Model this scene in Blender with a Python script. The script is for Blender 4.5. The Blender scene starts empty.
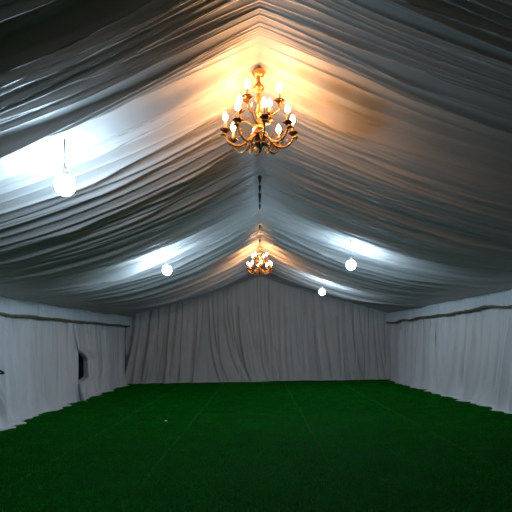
import bpy, math, random
import numpy as np
from mathutils import Vector

random.seed(7)
rng = np.random.default_rng(7)
S = bpy.context.scene
C = S.collection
PI = math.pi

# ------------------------------------------------------------------ camera, world, exposure
CAM_H = 1.65
cam_d = bpy.data.cameras.new('camera')
cam_d.lens = 36.0
cam_d.sensor_width = 36.0
cam_d.shift_x = -(260 - 256) / 512
cam_d.shift_y = (339 - 256) / 512
cam = bpy.data.objects.new('camera', cam_d)
C.objects.link(cam)
cam.location = (0, 0, CAM_H)
cam.rotation_mode = 'XYZ'
cam.rotation_euler = (PI / 2, math.radians(0.8), 0)
S.camera = cam

w = bpy.data.worlds.new('night')
S.world = w
w.use_nodes = True
w.node_tree.nodes['Background'].inputs[0].default_value = (1.0, 0.72, 0.46, 1)
w.node_tree.nodes['Background'].inputs[1].default_value = 0.025

S.view_settings.view_transform = 'Standard'
S.view_settings.look = 'None'
S.view_settings.exposure = 0.42
S.view_settings.gamma = 1.0
S.view_settings.use_curve_mapping = False

LED_STRENGTH = 222.0          # hanging bulbs
CANDLE_STRENGTH = 94.0        # chandelier bulbs

# ------------------------------------------------------------------ helpers
def new_mat(name):
    m = bpy.data.materials.new(name)
    m.use_nodes = True
    nt = m.node_tree
    return m, nt, nt.nodes['Principled BSDF']

def simple(name, col, rough=0.5, metal=0.0, **kw):
    m, nt, b = new_mat(name)
    b.inputs['Base Color'].default_value = (*col, 1)
    b.inputs['Roughness'].default_value = rough
    b.inputs['Metallic'].default_value = metal
    for k, v in kw.items():
        b.inputs[k.replace('_', ' ')].default_value = v
    return m

def noise_mat(name, c1, c2, scale, rough=0.7, metal=0.0, bump=0.0, stretch=(1, 1, 1), detail=4, sheen=0.0):
    m, nt, b = new_mat(name)
    tc = nt.nodes.new('ShaderNodeTexCoord')
    mp = nt.nodes.new('ShaderNodeMapping')
    mp.inputs['Scale'].default_value = stretch
    nz = nt.nodes.new('ShaderNodeTexNoise')
    nz.inputs['Scale'].default_value = scale
    nz.inputs['Detail'].default_value = detail
    rp = nt.nodes.new('ShaderNodeValToRGB')
    rp.color_ramp.elements[0].position = 0.3
    rp.color_ramp.elements[1].position = 0.7
    rp.color_ramp.elements[0].color = (*c1, 1)
    rp.color_ramp.elements[1].color = (*c2, 1)
    L = nt.links.new
    L(tc.outputs['Object'], mp.inputs['Vector'])
    L(mp.outputs[0], nz.inputs['Vector'])
    L(nz.outputs['Fac'], rp.inputs['Fac'])
    L(rp.outputs['Color'], b.inputs['Base Color'])
    b.inputs['Roughness'].default_value = rough
    b.inputs['Metallic'].default_value = metal
    b.inputs['Sheen Weight'].default_value = sheen
    if bump:
        bp = nt.nodes.new('ShaderNodeBump')
        bp.inputs['Strength'].default_value = bump
        bp.inputs['Distance'].default_value = 0.01
        L(nz.outputs['Fac'], bp.inputs['Height'])
        L(bp.outputs[0], b.inputs['Normal'])
    return m

def emit_mat(name, col, strength):
    m, nt, b = new_mat(name)
    b.inputs['Base Color'].default_value = (0.9, 0.9, 0.9, 1)
    b.inputs['Emission Color'].default_value = (*col, 1)
    b.inputs['Emission Strength'].default_value = strength
    return m

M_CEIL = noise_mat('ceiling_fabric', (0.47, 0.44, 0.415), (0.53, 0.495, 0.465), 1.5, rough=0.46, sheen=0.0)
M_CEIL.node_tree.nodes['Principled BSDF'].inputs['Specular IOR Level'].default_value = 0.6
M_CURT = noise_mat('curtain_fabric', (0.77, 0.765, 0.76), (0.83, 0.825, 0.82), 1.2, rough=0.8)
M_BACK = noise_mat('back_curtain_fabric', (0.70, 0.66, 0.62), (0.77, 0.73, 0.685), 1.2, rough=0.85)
M_PVC = simple('tent_skin', (0.6, 0.6, 0.6), 0.6)
M_TRIM = noise_mat('braid_trim', (0.10, 0.06, 0.03), (0.30, 0.20, 0.09), 60, rough=0.7)
M_TRIM_L = noise_mat('braid_trim_gold', (0.14, 0.10, 0.05), (0.34, 0.25, 0.12), 50, rough=0.7)
M_BRASS = noise_mat('brass', (0.36, 0.20, 0.065), (0.58, 0.36, 0.13), 18, rough=0.36, metal=1.0)
M_BRONZE = noise_mat('dark_bronze', (0.10, 0.045, 0.02), (0.22, 0.11, 0.045), 25, rough=0.35, metal=0.9)
M_ARM = noise_mat('aged_brass', (0.20, 0.105, 0.035), (0.42, 0.25, 0.09), 22, rough=0.36, metal=1.0)
M_SLEEVE = simple('candle_sleeve', (0.75, 0.58, 0.32), 0.5)
M_CRYS = simple('crystal', (1, 0.97, 0.9), 0.05, Transmission_Weight=1.0, IOR=1.5)
M_FLAME = emit_mat('warm_bulb', (1.0, 0.50, 0.20), CANDLE_STRENGTH)
M_LED = emit_mat('cool_bulb', (0.53, 0.77, 1.0), LED_STRENGTH)
M_WHITEPL = simple('white_plastic', (0.75, 0.75, 0.75), 0.4)
M_CORD = simple('grey_cord', (0.12, 0.12, 0.12), 0.6)
M_BLACK = simple('plain_black', (0.01, 0.01, 0.012), 0.6)
M_SLIT_DARK = simple('slit_dark', (0.004, 0.005, 0.006), 0.3)  # near-black colour stands in for the shade behind the curtain slit
M_PAPER = simple('paper', (0.75, 0.75, 0.72), 0.8)

def link_mesh(name, verts, faces, mat, parent=None, smooth=True, loc=None):
    me = bpy.data.meshes.new(name)
    me.from_pydata([tuple(v) for v in verts], [], faces)
    me.materials.append(mat)
    if smooth:
        me.polygons.foreach_set('use_smooth', [True] * len(me.polygons))
    me.update()
    o = bpy.data.objects.new(name, me)
    C.objects.link(o)
    if parent is not None:
        o.parent = parent
    if loc is not None:
        o.location = loc
    return o

def grid(name, P, mat, parent=None, keep=None, flip=False):
    """P: (m, n, 3) array of points -> quad mesh; origin set at the mean of its base."""
    m, n, _ = P.shape
    V = P.reshape(-1, 3).copy()
    org = np.array([V[:, 0].mean(), V[:, 1].mean(), V[:, 2].min()])
    V -= org
    i = np.arange(m - 1)[:, None] * n + np.arange(n - 1)[None, :]
    F = np.stack([i, i + 1, i + n + 1, i + n], -1)
    if flip:
        F = F[..., ::-1]
    if keep is not None:
        F = F[keep]
    F = F.reshape(-1, 4)
    me = bpy.data.meshes.new(name)
    me.vertices.add(len(V))
    me.vertices.foreach_set('co', V.astype(np.float32).ravel())
    me.loops.add(F.size)
    me.loops.foreach_set('vertex_index', F.astype(np.int32).ravel())
    me.polygons.add(len(F))
    me.polygons.foreach_set('loop_start', np.arange(0, F.size, 4, dtype=np.int32))
    me.polygons.foreach_set('loop_total', np.full(len(F), 4, dtype=np.int32))
    me.polygons.foreach_set('use_smooth', np.ones(len(F), dtype=bool))
    me.materials.append(mat)
    me.update(calc_edges=True)
    me.validate()
    o = bpy.data.objects.new(name, me)
    C.objects.link(o)
    if parent is not None:
        o.parent = parent
        o.location = Vector(org) - parent.location
    else:
        o.location = org
    return o

def tag(o, label, cat, group=None):
    o['label'] = label
    o['category'] = cat
    if group:
        o['group'] = group
    return o

def empty(name, loc, label, cat, group=None):
    o = bpy.data.objects.new(name, None)
    C.objects.link(o)
    o.location = loc
    o.empty_display_size = 0.1
    return tag(o, label, cat, group)

class MB:
    def __init__(s):
        s.v, s.f = [], []
    def lathe(s, prof, seg=24, origin=(0, 0, 0), petal=0, pamp=0.0):
        b = len(s.v)
        ox, oy, oz = origin
        for r, z in prof:
            for k in range(seg):
                a = 2 * PI * k / seg
                rr = r * (1 + (pamp * math.cos(petal * a) if petal else 0))
                s.v.append((ox + rr * math.cos(a), oy + rr * math.sin(a), oz + z))
        for i in range(len(prof) - 1):
            for k in range(seg):
                k2 = (k + 1) % seg
                s.f.append((b + i * seg + k, b + i * seg + k2, b + (i + 1) * seg + k2, b + (i + 1) * seg + k))
        s.f.append(tuple(b + k for k in range(seg))[::-1])
        e = b + (len(prof) - 1) * seg
        s.f.append(tuple(e + k for k in range(seg)))
        return s
    def tube(s, pts, rad, seg=8, closed=False):
        pts = [Vector(p) for p in pts]
        n = len(pts)
        if not hasattr(rad, '__len__'):
            rad = [rad] * n
        b = len(s.v)
        up = Vector((0.13, 0.31, 0.94)).normalized()
        for i, p in enumerate(pts):
            if closed:
                t = (pts[(i + 1) % n] - pts[i - 1]).normalized()
            else:
                t = (pts[min(i + 1, n - 1)] - pts[max(i - 1, 0)]).normalized()
            a = t.cross(up)
            if a.length < 1e-3:
                a = t.cross(Vector((1, 0, 0)))
            a.normalize()
            c = t.cross(a)
            for k in range(seg):
                th = 2 * PI * k / seg
                s.v.append(tuple(p + (a * math.cos(th) + c * math.sin(th)) * rad[i]))
        m = n if closed else n - 1
        for i in range(m):
            for k in range(seg):
                k2 = (k + 1) % seg
                j = (i + 1) % n
                s.f.append((b + i * seg + k, b + i * seg + k2, b + j * seg + k2, b + j * seg + k))
        if not closed:
            s.f.append(tuple(b + k for k in range(seg))[::-1])
            s.f.append(tuple(b + (n - 1) * seg + k for k in range(seg)))
        return s
    def box(s, c, d):
        b = len(s.v)
        for sx in (-1, 1):
            for sy in (-1, 1):
                for sz in (-1, 1):
                    s.v.append((c[0] + sx * d[0] / 2, c[1] + sy * d[1] / 2, c[2] + sz * d[2] / 2))
        for q in ((0, 1, 3, 2), (4, 6, 7, 5), (0, 4, 5, 1), (2, 3, 7, 6), (0, 2, 6, 4), (1, 5, 7, 3)):
            s.f.append(tuple(b + i for i in q))
        return s
    def build(s, name, mat, parent=None, smooth=True, loc=None):
        return link_mesh(name, s.v, s.f, mat, parent, smooth, loc)

def spline(ctrl, n=8):
    P = [Vector(c) for c in ctrl]
    P = [P[0] * 2 - P[1]] + P + [P[-1] * 2 - P[-2]]
    out = []
    for i in range(1, len(P) - 2):
        a, b, c, d = P[i - 1:i + 3]
        for k in range(n):
            t = k / n
            out.append(0.5 * ((2 * b) + (c - a) * t + (2 * a - 5 * b + 4 * c - d) * t * t + (3 * b - a - 3 * c + d) * t ** 3))
    out.append(P[-2])
    return out

def smooth01(t):
    t = np.clip(t, 0, 1)
    return t * t * (3 - 2 * t)

# ------------------------------------------------------------------ tent measurements
Y_BACK = 19.65
Y_FRONT = -1.5
RIDGE_X = 0.03
RIDGE_Z = CAM_H + 2.42
def x_left(y):
    return -5.10 + 0 * y
def x_right(y):
    return 5.0 + 0.043 * (Y_BACK - np.maximum(y, 9.0))
def eave_left(y):
    return CAM_H + 0.883 + 0 * y
def eave_right(y):
    return CAM_H + 0.883 + 0.0105 * (Y_BACK - np.maximum(y, 9.0))

# ------------------------------------------------------------------ the setting
def structure(o):
    o['kind'] = 'structure'
    return o

# floor slab
mf, nt, b = new_mat('turf_backing')
b.inputs['Roughness'].default_value = 0.9
tc = nt.nodes.new('ShaderNodeTexCoord')
nz = nt.nodes.new('ShaderNodeTexNoise')
nz.inputs['Scale'].default_value = 90
nz.inputs['Detail'].default_value = 3
rp = nt.nodes.new('ShaderNodeValToRGB')
rp.color_ramp.elements[0].position = 0.3
rp.color_ramp.elements[1].position = 0.75
rp.color_ramp.elements[0].color = (0.0006, 0.030, 0.0015, 1)
rp.color_ramp.elements[1].color = (0.0012, 0.065, 0.003, 1)
nt.links.new(tc.outputs['Object'], nz.inputs['Vector'])
nt.links.new(nz.outputs['Fac'], rp.inputs['Fac'])
nt.links.new(rp.outputs['Color'], b.inputs['Base Color'])
M_TURF = mf
structure(MB().box((0, (Y_FRONT - 3 + Y_BACK + 0.6) / 2, -0.05), (12.4, Y_BACK + 0.6 - Y_FRONT + 3, 0.1)).build('floor', M_TURF, smooth=False))

def slab(name, a, b, c, d, t, mat):
    a, b, c, d = map(Vector, (a, b, c, d))
    n = (b - a).cross(d - a).normalized() * t
    V = [a, b, c, d, a + n, b + n, c + n, d + n]
    F = [(3, 2, 1, 0), (4, 5, 6, 7), (0, 1, 5, 4), (1, 2, 6, 5), (2, 3, 7, 6), (3, 0, 4, 7)]
    return structure(link_mesh(name, V, F, mat, smooth=False))

YB = Y_BACK + 0.30
XL, XR0, XR1 = -5.5, 6.0, 5.5
slab('wall_left', (XL, Y_FRONT, 0), (XL, YB, 0), (XL, YB, 2.75), (XL, Y_FRONT, 2.75), 0.03, M_PVC)
slab('wall_right', (XR0, Y_FRONT, 0), (XR0, Y_FRONT, 2.85), (XR1, YB, 2.75), (XR1, YB, 0), 0.03, M_PVC)
gv = [(XL, YB, 0), (XR1, YB, 0), (XR1, YB, 2.75), (0, YB, 4.50), (XL, YB, 2.75)]
gv2 = [(x, y + 0.03, z) for x, y, z in gv]
structure(link_mesh('wall_back', gv + gv2, [(0, 1, 2, 3, 4), (9, 8, 7, 6, 5)] + [(i, (i + 5), ((i + 1) % 5) + 5, (i + 1) % 5) for i in range(5)], M_PVC, smooth=False))
rv = [(XL, Y_FRONT, 2.75), (0, Y_FRONT, 4.5), (XR0, Y_FRONT, 2.85), (XL, YB, 2.75), (0, YB, 4.5), (XR1, YB, 2.75)]
rv2 = [(x, y, z + 0.03) for x, y, z in rv]
structure(link_mesh('ceiling', rv + rv2, [(0, 1, 4, 3), (1, 2, 5, 4), (9, 10, 7, 6), (10, 11, 8, 7)], M_PVC, smooth=False))
# added black sheet that supplies the shadowed void behind the parted curtain
dark_sheet = MB().box((XL + 0.02, 14.75, 1.05), (0.03, 1.5, 1.3)).build('slit_dark_sheet', M_SLIT_DARK, smooth=False)
structure(dark_sheet)

# ------------------------------------------------------------------ ceiling drapes
def pleat_list(y0, y1, near_wide):
    """(centre, depth, tip width, swath length) of each pleat: a long slope down to a sharp tip, then a short steep rise."""
    out = []
    y = y0 + 0.03
    k = near_wide                              # scale of the pleating
    while y < y1 - 0.02:
        if out and rng.random() < 0.34:
            g = rng.uniform(0.18, 0.34) * k
            y += g
            if y < y1 - 0.02:
                out.append((y, g * rng.uniform(0.26, 0.38), rng.uniform(0.012, 0.020) * k, g))
        else:
            for q in range(rng.integers(2, 6)):
                g = rng.uniform(0.055, 0.15) * k
                y += g
                if y < y1 - 0.02:
                    out.append((y, g * rng.uniform(0.28, 0.52), rng.uniform(0.009, 0.016) * k, g * rng.uniform(0.8, 1.5)))
    fine = []
    for (yc, dep, wd, g) in out:
        q = yc
        for j in range(rng.integers(1, 4)):
            q += rng.uniform(0.018, 0.036) * k
            fine.append((q, rng.uniform(0.008, 0.020) * k, rng.uniform(0.005, 0.008) * k, 0.02))
    out += fine
    return [p for p in out if not (y1 - 0.22 < p[0] < y1 - 0.02)] if y1 < 5 else out

def ceiling_drape(y0, y1, label, near_wide=1.0, lip=0.07, step=0.006):
    ny = int((y1 - y0) / step)
    ys = np.linspace(y0, y1, ny)
    ns = 56
    s = np.linspace(0, 1, ns)
    H = np.zeros((2 * ns - 1, ny))           # downward pleat depth
    sig = np.concatenate([-s[::-1], s[1:]])
    a = np.abs(sig)
    for (c, amp, wd, sw) in pleat_list(y0, y1, near_wide):
        dl, dr = rng.normal(0, 0.085, 2)
        cl2, cr2 = rng.normal(0, 0.05, 2)
        ph = rng.uniform(0, 6.28)
        drift = np.where(sig < 0, dl * a + cl2 * np.sin(a * PI), dr * a + cr2 * np.sin(a * PI))
        fade = np.where(sig < 0, rng.uniform(0.55, 1.4), rng.uniform(0.55, 1.4))
        env = amp * (0.55 + 0.45 * np.sin(np.clip(a * 1.25, 0, 1) * PI * 0.8 + 0.4)) * (1 + (fade - 1) * a) * (1 + 0.12 * np.sin(a * 4 + ph))
        wid = wd * (0.7 + 1.1 * a)
        cc = c + drift
        t = (ys[None, :] - cc[:, None]) / wid[:, None]
        tip = np.exp(-np.abs(t) ** 1.4)
        tb = (ys[None, :] - cc[:, None]) / (sw * (0.9 + 0.5 * a))[:, None]
        slope = np.where(tb < 0, np.clip(1 + tb, 0, 1) ** 1.15, np.exp(-np.abs(t) ** 1.4))
        H += env[:, None] * (0.40 * tip + 0.85 * slope)
    # soft undulation of the flat cloth between the pleats
    for k in range(7):
        f = rng.uniform(2.5, 11)
        H += rng.uniform(0.004, 0.012) * np.sin(ys[None, :] * f + rng.uniform(0, 6) + rng.uniform(-1.5, 1.5) * sig[:, None])
    H -= H.mean(axis=1)[:, None] + 0.01
    # thick lip along the far hem
    H += lip * np.exp(-((ys[None, :] - (y1 - 0.03)) / 0.05) ** 2) * (0.6 + 0.4 * np.cos(a * PI / 2))[:, None]
    e = np.minimum(1, 0.25 + a * 6)[:, None]
    ecl = np.where(a > 0.62, (1 - a) / 0.38, 1)[:, None]
    Y = np.broadcast_to(ys[None, :], H.shape)
    L = sig[:, None] < 0
    xl = x_left(Y) - 0.06
    xr = x_right(Y) + 0.06
    X = np.where(L, RIDGE_X + (xl - RIDGE_X) * a[:, None], RIDGE_X + (xr - RIDGE_X) * a[:, None])
    dx = np.abs(X - RIDGE_X)
    span = np.where(L, RIDGE_X - xl, xr - RIDGE_X)
    drop_tot = np.where(L, RIDGE_Z - eave_left(Y), RIDGE_Z - eave_right(Y))
    lin = drop_tot / span
    sag = np.where(L, 0.0517, 0.0451) * (1 - smooth01((Y - 15.3) / 3.6))
    Z = RIDGE_Z - (lin * dx + sag * dx * (span - dx))
    Z = Z - H * e * (0.12 + 0.88 * ecl)
    # little scallops of the ridge itself
    rs = 0.035 * np.abs(np.sin(Y * 2.9)) * np.exp(-dx / 0.25)
    Z = Z - rs
    P = np.stack([X, Y, Z], -1)
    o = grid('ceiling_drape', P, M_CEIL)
    return tag(o, label, 'ceiling drape', 'pleated ceiling drapes')

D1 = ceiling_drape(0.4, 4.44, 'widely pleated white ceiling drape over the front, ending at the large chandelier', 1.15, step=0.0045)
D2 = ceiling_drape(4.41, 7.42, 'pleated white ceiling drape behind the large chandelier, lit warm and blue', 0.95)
D3 = ceiling_drape(7.39, 12.80, 'finely pleated ceiling drape lit by the two middle bulbs, dark pieces at its peak', 1.2)
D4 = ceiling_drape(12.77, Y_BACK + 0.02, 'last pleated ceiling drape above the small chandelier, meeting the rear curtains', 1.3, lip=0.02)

# small dark tapered pieces along the ridge
for yc, sz in ((7.47, 1.3), (7.93, 1.1), (8.36, 1.3), (8.65, 0.9), (9.03, 0.9), (10.7, 0.7), (12.2, 1.0)):
    m = MB()
    m.lathe([(0.004, 0.02), (0.022 * sz, 0.0), (0.018 * sz, -0.04 * sz), (0.006, -0.09 * sz), (0.002, -0.10 * sz)], 10)
    o = m.build('ridge_dark_piece', M_BLACK, D3)
    o.location = Vector((RIDGE_X, yc, RIDGE_Z - 0.05)) - D3.location
    o['label'] = 'dark ridge piece'

# ------------------------------------------------------------------ curtains
def curtain(name, u0, u1, base, inward, ztop, mat, label, group=None, spacing=(0.10, 0.26), amp=(0.07, 0.22), width=(0.03, 0.10),
            drift=(-0.06, 0.06), puddle=(0.03, 0.22), edge_pull=None, hem=0.0, swoop=1.6, cat='curtain', seed=0, push=None, step=0.02):
    """A hanging cloth from u0 to u1. base(u)->(x,y); inward(u)->(dx,dy) unit vector into the tent."""
    r = np.random.default_rng(seed)
    nu = max(20, int(abs(u1 - u0) / step))
    u = np.linspace(u0, u1, nu)
    nz = 64
    nf = 16
    v = np.linspace(0, 1, nz)                 # 0 top, 1 floor
    D = np.zeros((nz, nu))
    c = u0 + r.uniform(0.0, 0.08)
    while c < u1:
        A = r.uniform(*amp)
        wd = r.uniform(*width)
        dd = r.uniform(*drift)
        top = r.uniform(0.4, 1.0)
        cc = c + dd * v ** swoop + 0.012 * np.sin(v * r.uniform(2, 7) + r.uniform(0, 6))
        aa = A * (top + (1 - top) * v) * (1 + 0.2 * np.sin(v * r.uniform(2, 5) + r.uniform(0, 6)))
        ww = wd * (0.75 + 0.6 * v)
        t = (u[None, :] - cc[:, None]) / ww[:, None]
        tt = np.where(t > 0, t * r.uniform(0.8, 1.5), t * r.uniform(0.8, 1.3))
        if r.random() < 0.62:
            D -= 1.1 * aa[:, None] * np.exp(-np.abs(tt * 2.4) ** 1.3)
        else:
            D += aa[:, None] * np.exp(-np.abs(tt) ** 1.6)
        c += r.uniform(*spacing)
    for k in range(4):
        D += 0.014 * np.sin(u[None, :] * r.uniform(1, 6) + v[:, None] * r.uniform(0, 5) + r.uniform(0, 6))
    D -= D.mean()
    D *= (0.5 + 0.6 * smooth01(v / 0.6))[:, None]
    D = np.clip(D + 0.13, 0.01 + 0 * D, np.where(v < 0.25, 0.19, 0.34)[:, None])
    pud = np.zeros(nu)
    c = u0 - 0.2
    while c < u1 + 0.2:
        pud = np.maximum(pud, r.uniform(*puddle) * np.exp(-np.abs((u - c) / r.uniform(0.18, 0.40)) ** 2.0))
        c += r.uniform(0.15, 0.45)
    uu = np.broadcast_to(u[None, :], D.shape).copy()
    zt = ztop(u)
    Z = zt[None, :] * (1 - v[:, None]) + (0.02 + hem) * v[:, None]
    if edge_pull is not None:
        uu = uu + edge_pull(uu, Z)
    # bend out onto the floor over the last rows
    q = smooth01((v - 0.90) / 0.10)[:, None]
    Dall = D + q * pud[None, :] * 0.45
    kern = np.hanning(27)
    kern /= kern.sum()
    soft = np.convolve(np.pad(Dall[-1], 13, mode='edge'), kern, mode='valid')
    q2 = smooth01((v - 0.86) / 0.14)[:, None]
    Dall = Dall * (1 - 0.75 * q2) + soft[None, :] * 0.75 * q2
    extra_v = np.linspace(0, 1, nf)[1:]
    D2 = Dall[-1][None, :] + extra_v[:, None] * pud[None, :] * 0.75
    Z2 = (0.02 + hem) + 0.022 * np.sin(extra_v * PI)[:, None] * (0.4 + 0.6 * np.sin(u * 9 + seed)[None, :] ** 2) - 0.008 * extra_v[:, None]
    U2 = np.repeat(uu[-1][None, :], nf - 1, 0)
    Dall = np.concatenate([Dall, D2])
    Z = np.concatenate([Z, Z2])
    uu = np.concatenate([uu, U2])
    if push is not None:
        Dall = Dall + push(uu, Z)
    bx, by = base(uu)
    ix, iy = inward
    P = np.stack([bx + ix * Dall, by + iy * Dall, np.maximum(Z, 0.008)], -1)
    o = grid(name, P, mat)
    return tag(o, label, cat, group)

left_base = lambda u: (x_left(u) - 0.13 + 0 * u, u)
left_front = lambda u: (x_left(u) - 0.07 + 0 * u, u)
right_base = lambda u: (x_right(u) + 0.13, u)
back_base = lambda u: (u, Y_BACK + 0.10 + 0 * u)

def proud(uu, Z):
    return 0.09 * np.exp(-np.maximum(uu - 13.95, 0) / 1.6) * smooth01((2.3 - Z) / 0.9)

def slit(uu, Z):
    # the near edge of the far-left panel is pulled open between knee and chest height
    bump = smooth01((1.50 - Z) / 0.42) * smooth01((Z - 0.50) / 0.16)
    return 0.80 * bump * np.exp(-np.maximum(uu - 13.95, 0) / 1.3)

def tied(uu, Z):
    return -0.55 * np.exp(-((Z - 1.1) / 0.55) ** 2) * np.clip((uu - 7.5) / 2.9, 0, 1) ** 1.5

cur0 = curtain('curtain', Y_FRONT, 10.37, left_front, (1, 0), lambda u: eave_left(u) + 0.0, M_CURT,
        'white curtain cut off by the left edge, gathered folds at its far side', 'left wall curtains', seed=11, edge_pull=tied)
band = [(-5.00 + 0.10 * math.cos(t), 9.74 + 0.12 * math.sin(t), 1.10 - 0.04 * math.cos(t)) for t in np.linspace(0, 2 * PI, 24)[:-1]]
t_ = MB().tube([Vector(p) - cur0.location for p in band], 0.018, 8, closed=True).build('tie_back', M_BLACK, cur0)
t_['label'] = 'dark tie-back cord'
curtain('curtain', 9.95, 14.38, left_base, (1, 0), lambda u: eave_left(u), M_CURT,
        'white left wall curtain in front of the dark slit, hem trailing on grass', 'left wall curtains', seed=12, amp=(0.05, 0.16), spacing=(0.14, 0.36))
curtain('curtain', 13.95, Y_BACK - 0.24, left_base, (1, 0), lambda u: eave_left(u), M_CURT,
        'white left wall curtain pulled open beside the dark slit, reaching the rear corner', 'left wall curtains', seed=13,
        amp=(0.05, 0.16), spacing=(0.16, 0.42), edge_pull=slit, push=proud)
curtain('curtain', Y_FRONT, 12.10, right_base, (-1, 0), lambda u: eave_right(u), M_CURT,
        'white right wall curtain cut off by the right edge, nearest the viewer', 'right wall curtains', seed=21, drift=(0.1, 0.6), spacing=(0.14, 0.4), width=(0.04, 0.11))
curtain('curtain', 12.0, 15.15, right_base, (-1, 0), lambda u: eave_right(u), M_CURT,
        'white right wall curtain with broad curving folds, middle panel of three', 'right wall curtains', seed=22, drift=(0.1, 0.6), spacing=(0.14, 0.4), width=(0.04, 0.11))
curtain('curtain', 15.14, Y_BACK - 0.24, right_base, (-1, 0), lambda u: eave_right(u), M_CURT,
        'white right wall curtain running into the rear corner', 'right wall curtains', seed=23, drift=(-0.02, 0.2), spacing=(0.12, 0.3))

def gable_top(u):
    k = np.where(u < RIDGE_X, (RIDGE_Z - eave_left(0)) / 5.13, (RIDGE_Z - eave_right(Y_BACK)) / 4.97)
    return RIDGE_Z - k * np.abs(u - RIDGE_X) + 0.06

curtain('curtain', -5.15, -2.0, back_base, (0, -1), gable_top, M_BACK,
        'grey rear curtain in the left corner with folds leaning inward at the top', 'rear curtains', seed=31, drift=(-0.6, -0.15), puddle=(0.0, 0.05), spacing=(0.09, 0.22), amp=(0.10, 0.26))
curtain('curtain', -2.01, 0.31, back_base, (0, -1), gable_top, M_BACK,
        'grey rear curtain left of centre with folds sweeping down to the right', 'rear curtains', seed=32, swoop=3.0, drift=(0.15, 0.9), puddle=(0.0, 0.05), spacing=(0.09, 0.22), amp=(0.10, 0.26))
curtain('curtain', 0.30, 2.05, back_base, (0, -1), gable_top, M_BACK,
        'grey rear curtain under the peak with a swagged lower edge overlapping its neighbour', 'rear curtains', seed=33, drift=(0.0, 0.35), puddle=(0.0, 0.05), spacing=(0.11, 0.3), amp=(0.09, 0.25), swoop=2.4, hem=0.03)
curtain('curtain', 2.04, 5.05, back_base, (0, -1), gable_top, M_BACK,
        'grey rear curtain in the right corner below the farthest bulb', 'rear curtains', seed=34, drift=(0.0, 0.4), puddle=(0.0, 0.05), spacing=(0.12, 0.28), amp=(0.09, 0.25), hem=0.02)

# ------------------------------------------------------------------ valances with braid
def valance(label, base, inward, eave, y0, y1, seed, trim_mat, wav):
    r = np.random.default_rng(seed)
    nu = int((y1 - y0) / 0.015)
    u = np.linspace(y0, y1, nu)
    v = np.linspace(0, 1, 14)
    D = np.zeros((14, nu))
    c = y0
    while c < y1:
        wd = r.uniform(0.015, 0.04)
        D += (r.uniform(0.02, 0.05) * (0.5 + 0.5 * v))[:, None] * np.exp(-np.abs((u[None, :] - c - r.uniform(-0.03, 0.03) * v[:, None]) / wd) ** 1.6)
        c += r.uniform(0.04, 0.15)
    drop = 0.36 + 0 * u
    for k in range(4):
        drop += wav * r.uniform(0.3, 1) * np.sin(u * r.uniform(0.8, 4.5) + r.uniform(0, 6))
    bx, by = base(np.broadcast_to(u[None, :], D.shape))
    off = 0.24
    Z = eave(u)[None, :] + 0.03 - drop[None, :] * v[:, None]
    P = np.stack([bx + inward * (off + D), by, Z], -1)
    o = grid('valance', P, M_CURT)
    tag(o, label, 'valance')
    # braid along the lower edge
    m = MB()
    pts, rad = [], []
    for i in range(0, nu, 5):
        pts.append(P[-1, i] + np.array([inward * 0.012, 0, 0]) - np.array(o.location))
        rad.append(0.024 + 0.008 * r.random())
    m.tube(pts, rad, 8)
    t = m.build('braid_trim', trim_mat, o)
    t['label'] = 'brown braided trim'
    return o

valance('gathered white valance along the left wall, edged with brown braid', left_base, 1, eave_left, Y_FRONT, Y_BACK - 0.05, 5, M_TRIM_L, 0.006)
valance('gathered white valance along the right wall, edged with wavy brown braid', right_base, -1, eave_right, Y_FRONT, Y_BACK - 0.05, 6, M_TRIM, 0.02)

# ------------------------------------------------------------------ hanging bulbs
def hanging_bulb(x, y, zc, ztop, label, first=None):
    r = 0.082
    if first is not None:
        root = first.copy()
        C.objects.link(root)
        for ch in first.children:
            c2 = ch.copy()
            C.objects.link(c2)
            c2.parent = root
            if c2.name.startswith('cord'):
                c2.scale.z = (ztop - zc - 0.15) / CORD0
        root.location = (x, y, zc)
        root['label'] = label
        return root
    root = empty('hanging_bulb', (x, y, zc), label, 'light bulb', 'cool white hanging bulbs')
    prof = []
    for k in range(13):
        th = PI * k / 12
        rr = r * math.sin(th) ** 0.72 if 0 < k < 12 else 0.004
        prof.append((rr, -math.cos(th) * 0.085))
    MB().lathe(prof, 20).build('bulb', M_LED, root)
    MB().lathe([(0.056, 0.064), (0.052, 0.074), (0.038, 0.092), (0.028, 0.104), (0.022, 0.118), (0.020, 0.15), (0.006, 0.155)], 16).build('socket', M_WHITEPL, root)
    c = MB().tube([(0, 0, 0), (0.002, 0, 0.5), (0, 0, 1.0)], 0.006, 6).build('cord', M_CORD, root)
    c.location = (0, 0, 0.15)
    c.scale.z = ztop - zc - 0.15
    return root

def ceil_z(x, y):
    if x < 0:
        d = RIDGE_X - x
        return RIDGE_Z - (0.565 * d - 0.0517 * d * d)
    d = x - RIDGE_X
    return RIDGE_Z - (0.51 * d - 0.0451 * d * d)

bulbs = [(65, 185, 4.20, 'brightest hanging white bulb, on the left drape nearest the viewer'),
         (167, 270, 9.2, 'white bulb on a short cord, left side beyond the brightest bulb'),
         (351, 265, 9.1, 'white bulb on a short cord, right side, higher of the two there'),
         (322, 292, 13.9, 'smallest and farthest white bulb, low in front of the rear curtain')]
CORD0 = None
first = None
th = math.radians(0.8)
for px, py, Y, lab in bulbs:
    a, d = px - 260, 339 - py
    X = (a * math.cos(th) - d * -math.sin(th)) / 512 * Y
    Z = (d * math.cos(th) - a * math.sin(th)) / 512 * Y + CAM_H
    zt = max(ceil_z(X, Y) + 0.02, Z + 0.2)
    o = hanging_bulb(X, Y, Z, zt, lab, first)
    if first is None:
        first = o
        CORD0 = 1.0

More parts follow.
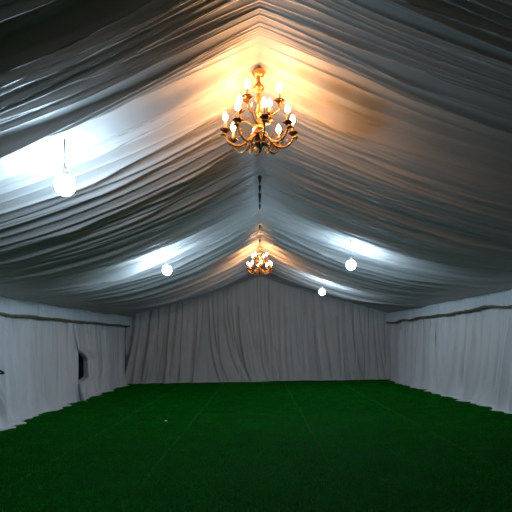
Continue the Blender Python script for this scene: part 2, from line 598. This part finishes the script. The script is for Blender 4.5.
# ------------------------------------------------------------------ chandeliers
def make_chandelier(loc, label):
    root = empty('chandelier', loc, label, 'chandelier', 'brass chandeliers')
    # hook and chain
    m = MB()
    m.tube([(0, 0, 0.10), (0, 0, 0.02)], 0.004, 6)
    for k in range(3):
        zc = 0.0 - 0.026 * k
        ring = []
        for i in range(12):
            t = 2 * PI * i / 12
            if k % 2:
                ring.append((0, 0.010 * math.cos(t), zc + 0.018 * math.sin(t)))
            else:
                ring.append((0.010 * math.cos(t), 0, zc + 0.018 * math.sin(t)))
        m.tube(ring, 0.003, 6, closed=True)
    m.build('chain', M_BRASS, root)
    # crown
    MB().lathe([(0.006, -0.065), (0.030, -0.072), (0.056, -0.078), (0.060, -0.088), (0.050, -0.100), (0.046, -0.118), (0.030, -0.132), (0.018, -0.140)], 28, petal=8, pamp=0.06).build('crown', M_BRASS, root)
    # turned column
    MB().lathe([(0.012, -0.135), (0.016, -0.150), (0.014, -0.165), (0.022, -0.185), (0.040, -0.205), (0.048, -0.225), (0.042, -0.240),
                (0.022, -0.262), (0.018, -0.290), (0.028, -0.305), (0.034, -0.325), (0.030, -0.345), (0.018, -0.365), (0.016, -0.400),
                (0.026, -0.415), (0.032, -0.440), (0.026, -0.465), (0.018, -0.490), (0.022, -0.520), (0.038, -0.545), (0.046, -0.570),
                (0.040, -0.590), (0.034, -0.605)], 24, petal=6, pamp=0.05).build('column', M_BRASS, root)
    MB().lathe([(0.034, -0.600), (0.060, -0.612), (0.072, -0.632), (0.070, -0.650), (0.052, -0.672), (0.030, -0.690)], 28, petal=8, pamp=0.04).build('hub', M_BRONZE, root)
    MB().lathe([(0.026, -0.686), (0.040, -0.702), (0.062, -0.716), (0.058, -0.732), (0.030, -0.745), (0.016, -0.760), (0.020, -0.772), (0.012, -0.788), (0.003, -0.800)], 24, petal=8, pamp=0.05).build('finial', M_BRONZE, root)

    def arm(phi, ctrl, cup, cr, rise, blade, thick):
        m = MB()
        ca, sa = math.cos(phi), -math.sin(phi)          # phi 90 deg points at the viewer
        R3 = lambda r, z, off=0: (r * ca - off * sa, r * sa + off * ca, z)
        p = spline([R3(r, z) for r, z in ctrl], 8)
        n = len(p)
        m.tube(p, [thick * (1.15 - 0.4 * i / n) for i in range(n)], 8)
        for cur in blade:
            q = spline([R3(r, z) for r, z in cur], 6)
            nq = len(q)
            m.tube(q, [thick * (0.75 - 0.5 * i / nq) for i in range(nq)], 6)
        # acanthus leaves under the pan
        for off in (-1, 0, 1):
            q = spline([R3(cr - 0.005, cup - 0.05), R3(cr + 0.022, cup - 0.035, off * 0.016), R3(cr + 0.042, cup - 0.048, off * 0.03)], 5)
            m.tube(q, [0.009, 0.010, 0.011, 0.012, 0.012, 0.011, 0.010, 0.009, 0.007, 0.005, 0.002], 6)
        a = m.build('arm', M_ARM, root)
        o3 = R3(cr, cup)
        MB().lathe([(0.010, -0.028), (0.018, -0.018), (0.036, -0.004), (0.044, 0.006), (0.040, 0.008), (0.016, 0.004), (0.014, 0.018)], 20, o3, petal=6, pamp=0.10).build('drip_pan', M_BRONZE, a)
        MB().lathe([(0.012, 0.005), (0.0125, rise - 0.01), (0.010, rise)], 14, o3).build('candle_sleeve', M_SLEEVE, a)
        z0 = rise - 0.004
        MB().lathe([(0.009, z0), (0.017, z0 + 0.012), (0.0235, z0 + 0.030), (0.022, z0 + 0.046), (0.014, z0 + 0.064), (0.007, z0 + 0.076), (0.002, z0 + 0.082)], 14, o3).build('bulb', M_FLAME, a)
        return a

    lower = [(0.045, -0.64), (0.085, -0.675), (0.135, -0.725), (0.195, -0.745), (0.255, -0.725), (0.292, -0.68), (0.300, -0.635)]
    curls = [[(0.14, -0.725), (0.135, -0.685), (0.165, -0.660), (0.195, -0.675), (0.190, -0.700), (0.172, -0.697)],
             [(0.285, -0.69), (0.255, -0.668), (0.235, -0.690), (0.250, -0.706)],
             [(0.10, -0.685), (0.125, -0.745), (0.100, -0.780), (0.078, -0.760), (0.090, -0.742)]]
    for k in range(8):
        arm(math.radians(-8 + 45 * k), lower, -0.610, 0.300, 0.085, curls, 0.0115)
    upper = [(0.030, -0.560), (0.075, -0.535), (0.115, -0.500), (0.165, -0.485), (0.198, -0.455), (0.200, -0.405)]
    ucurl = [[(0.12, -0.500), (0.110, -0.465), (0.135, -0.445), (0.155, -0.460), (0.145, -0.475)]]
    for k in range(4):
        arm(math.radians(29 + 90 * k), upper, -0.385, 0.200, 0.075, ucurl, 0.0095)
    # glass drops
    for k in range(8):
        t = math.radians(14 + 45 * k)
        for rad_, z_ in ((0.085, -0.70),) if k % 2 else ((0.062, -0.36),):
            m = MB().lathe([(0.002, 0.0), (0.006, -0.012), (0.011, -0.040), (0.007, -0.060), (0.001, -0.068)], 6)
            m.tube([(0, 0, 0), (-rad_ * 0.25 * math.cos(t), -rad_ * 0.25 * math.sin(t), 0.02), (-rad_ * 0.55 * math.cos(t), -rad_ * 0.55 * math.sin(t), 0.028)], 0.002, 5)
            o = m.build('glass_drop', M_CRYS, root, smooth=False)
            o.location = (rad_ * math.cos(t), rad_ * math.sin(t), z_)
    return root

ch1 = make_chandelier((RIDGE_X - 0.01, 4.52, RIDGE_Z + 0.02), 'large brass candle chandelier hanging nearest under the warm-lit peak')
ch2 = ch1.copy()
C.objects.link(ch2)
ch2.location = (RIDGE_X - 0.01, 12.95, RIDGE_Z - 0.02)
ch2['label'] = 'small-looking far brass chandelier in front of the rear curtain'
for ch in ch1.children:
    c2 = ch.copy()
    C.objects.link(c2)
    c2.parent = ch2
    for g in ch.children:
        g2 = g.copy()
        C.objects.link(g2)
        g2.parent = c2

# ------------------------------------------------------------------ artificial grass
def turf(n=330000):
    r = np.random.default_rng(3)
    yy = 2.2 + (Y_BACK - 2.3) * r.random(n) ** 1.35
    xx = r.uniform(-5.05, 5.3, n)
    seams = np.array([-4.9, -2.88, -1.38, 0.88, 2.92])
    ok = np.ones(n, bool)
    for sx in seams:
        ok &= np.abs(xx - sx - 0.01 * np.sin(yy * 1.7 + sx)) > 0.016
    # dark lanes across the rolls, where blades are sparser and shorter
    lane = np.zeros(n)
    for k in range(150):
        c, l, wd = r.uniform(3, 12), r.uniform(-4.8, 4.8), r.uniform(0.008, 0.035)
        lane += np.exp(-((yy - c - 0.015 * np.sin(xx * 2 + k)) / wd) ** 2) * np.exp(-((xx - l) / r.uniform(0.4, 1.8)) ** 2)
    ok &= r.random(n) > 0.92 * np.clip(lane, 0, 1)
    xx, yy, lane = xx[ok], yy[ok], lane[ok]
    n = len(xx)
    h = r.uniform(0.014, 0.030, n) * (1 - 0.4 * np.clip(lane, 0, 1))
    a = r.uniform(0, 2 * PI, n)
    wd = r.uniform(0.0022, 0.0042, n) * (0.8 + 0.05 * yy)
    la = r.uniform(0, 2 * PI, n)
    ln = r.uniform(0.0, 0.8, n) * h
    ns_ = 4500
    k = r.integers(0, 5, ns_)
    ys_ = 2.5 + (Y_BACK - 2.7) * r.random(ns_)
    xs_ = seams[k] + 0.01 * np.sin(ys_ * 1.7 + seams[k]) + r.normal(0, 0.009, ns_)
    xx, yy = np.concatenate([xx, xs_]), np.concatenate([yy, ys_])
    h = np.concatenate([h, r.uniform(0.024, 0.036, ns_)])
    a = r.uniform(0, 2 * PI, n + ns_)
    wd = np.concatenate([wd, r.uniform(0.003, 0.005, ns_) * (0.8 + 0.05 * ys_)])
    la = r.uniform(0, 2 * PI, n + ns_)
    ln = np.concatenate([ln, r.uniform(0, 0.5, ns_) * 0.03])
    n0, n = n, n + ns_
    p0 = np.stack([xx - wd * np.cos(a), yy - wd * np.sin(a), np.zeros(n)], -1)
    p1 = np.stack([xx + wd * np.cos(a), yy + wd * np.sin(a), np.zeros(n)], -1)
    p2 = np.stack([xx + ln * np.cos(la), yy + ln * np.sin(la), h], -1)
    V = np.stack([p0, p1, p2], 1).reshape(-1, 3)
    me = bpy.data.meshes.new('artificial_grass')
    me.vertices.add(len(V))
    me.vertices.foreach_set('co', V.astype(np.float32).ravel())
    me.loops.add(3 * n)
    me.loops.foreach_set('vertex_index', np.arange(3 * n, dtype=np.int32))
    me.polygons.add(n)
    me.polygons.foreach_set('loop_start', np.arange(0, 3 * n, 3, dtype=np.int32))
    me.polygons.foreach_set('loop_total', np.full(n, 3, dtype=np.int32))
    me.materials.append(M_GRASS)
    me.materials.append(M_SEAM)
    me.polygons.foreach_set('material_index', (np.arange(n) >= n0).astype(np.int32))
    me.update(calc_edges=True)
    o = bpy.data.objects.new('artificial_grass', me)
    C.objects.link(o)
    o['kind'] = 'stuff'
    return tag(o, 'short dark green artificial grass covering the floor', 'artificial grass')

M_GRASS = noise_mat('grass_blade', (0.001, 0.18, 0.0035), (0.003, 0.30, 0.008), 2.2, rough=0.8, detail=6)
M_GRASS.node_tree.nodes['Principled BSDF'].inputs['Specular IOR Level'].default_value = 0.08
M_TURF.node_tree.nodes['Principled BSDF'].inputs['Specular IOR Level'].default_value = 0.05
M_SEAM = simple('frayed_seam_blade', (0.015, 0.27, 0.022), 0.8)
turf()

# small pale scrap on the grass
MBs = MB()
MBs.v = [(-0.03, -0.02, 0.0), (0.03, -0.025, 0.004), (0.035, 0.02, 0.012), (-0.02, 0.025, 0.006), (0.0, 0.0, 0.016),
         (-0.03, -0.02, -0.002), (0.03, -0.025, 0.002), (0.035, 0.02, 0.010), (-0.02, 0.025, 0.004), (0.0, 0.0, 0.013)]
MBs.f = [(0, 1, 4), (1, 2, 4), (2, 3, 4), (3, 0, 4), (6, 5, 9), (7, 6, 9), (8, 7, 9), (5, 8, 9), (0, 5, 6, 1), (1, 6, 7, 2), (2, 7, 8, 3), (3, 8, 5, 0)]
o = MBs.build('paper_scrap', M_PAPER, smooth=False, loc=(-1.92, 10.3, 0.028))
tag(o, 'tiny pale scrap lying on the green turf left of centre', 'litter')
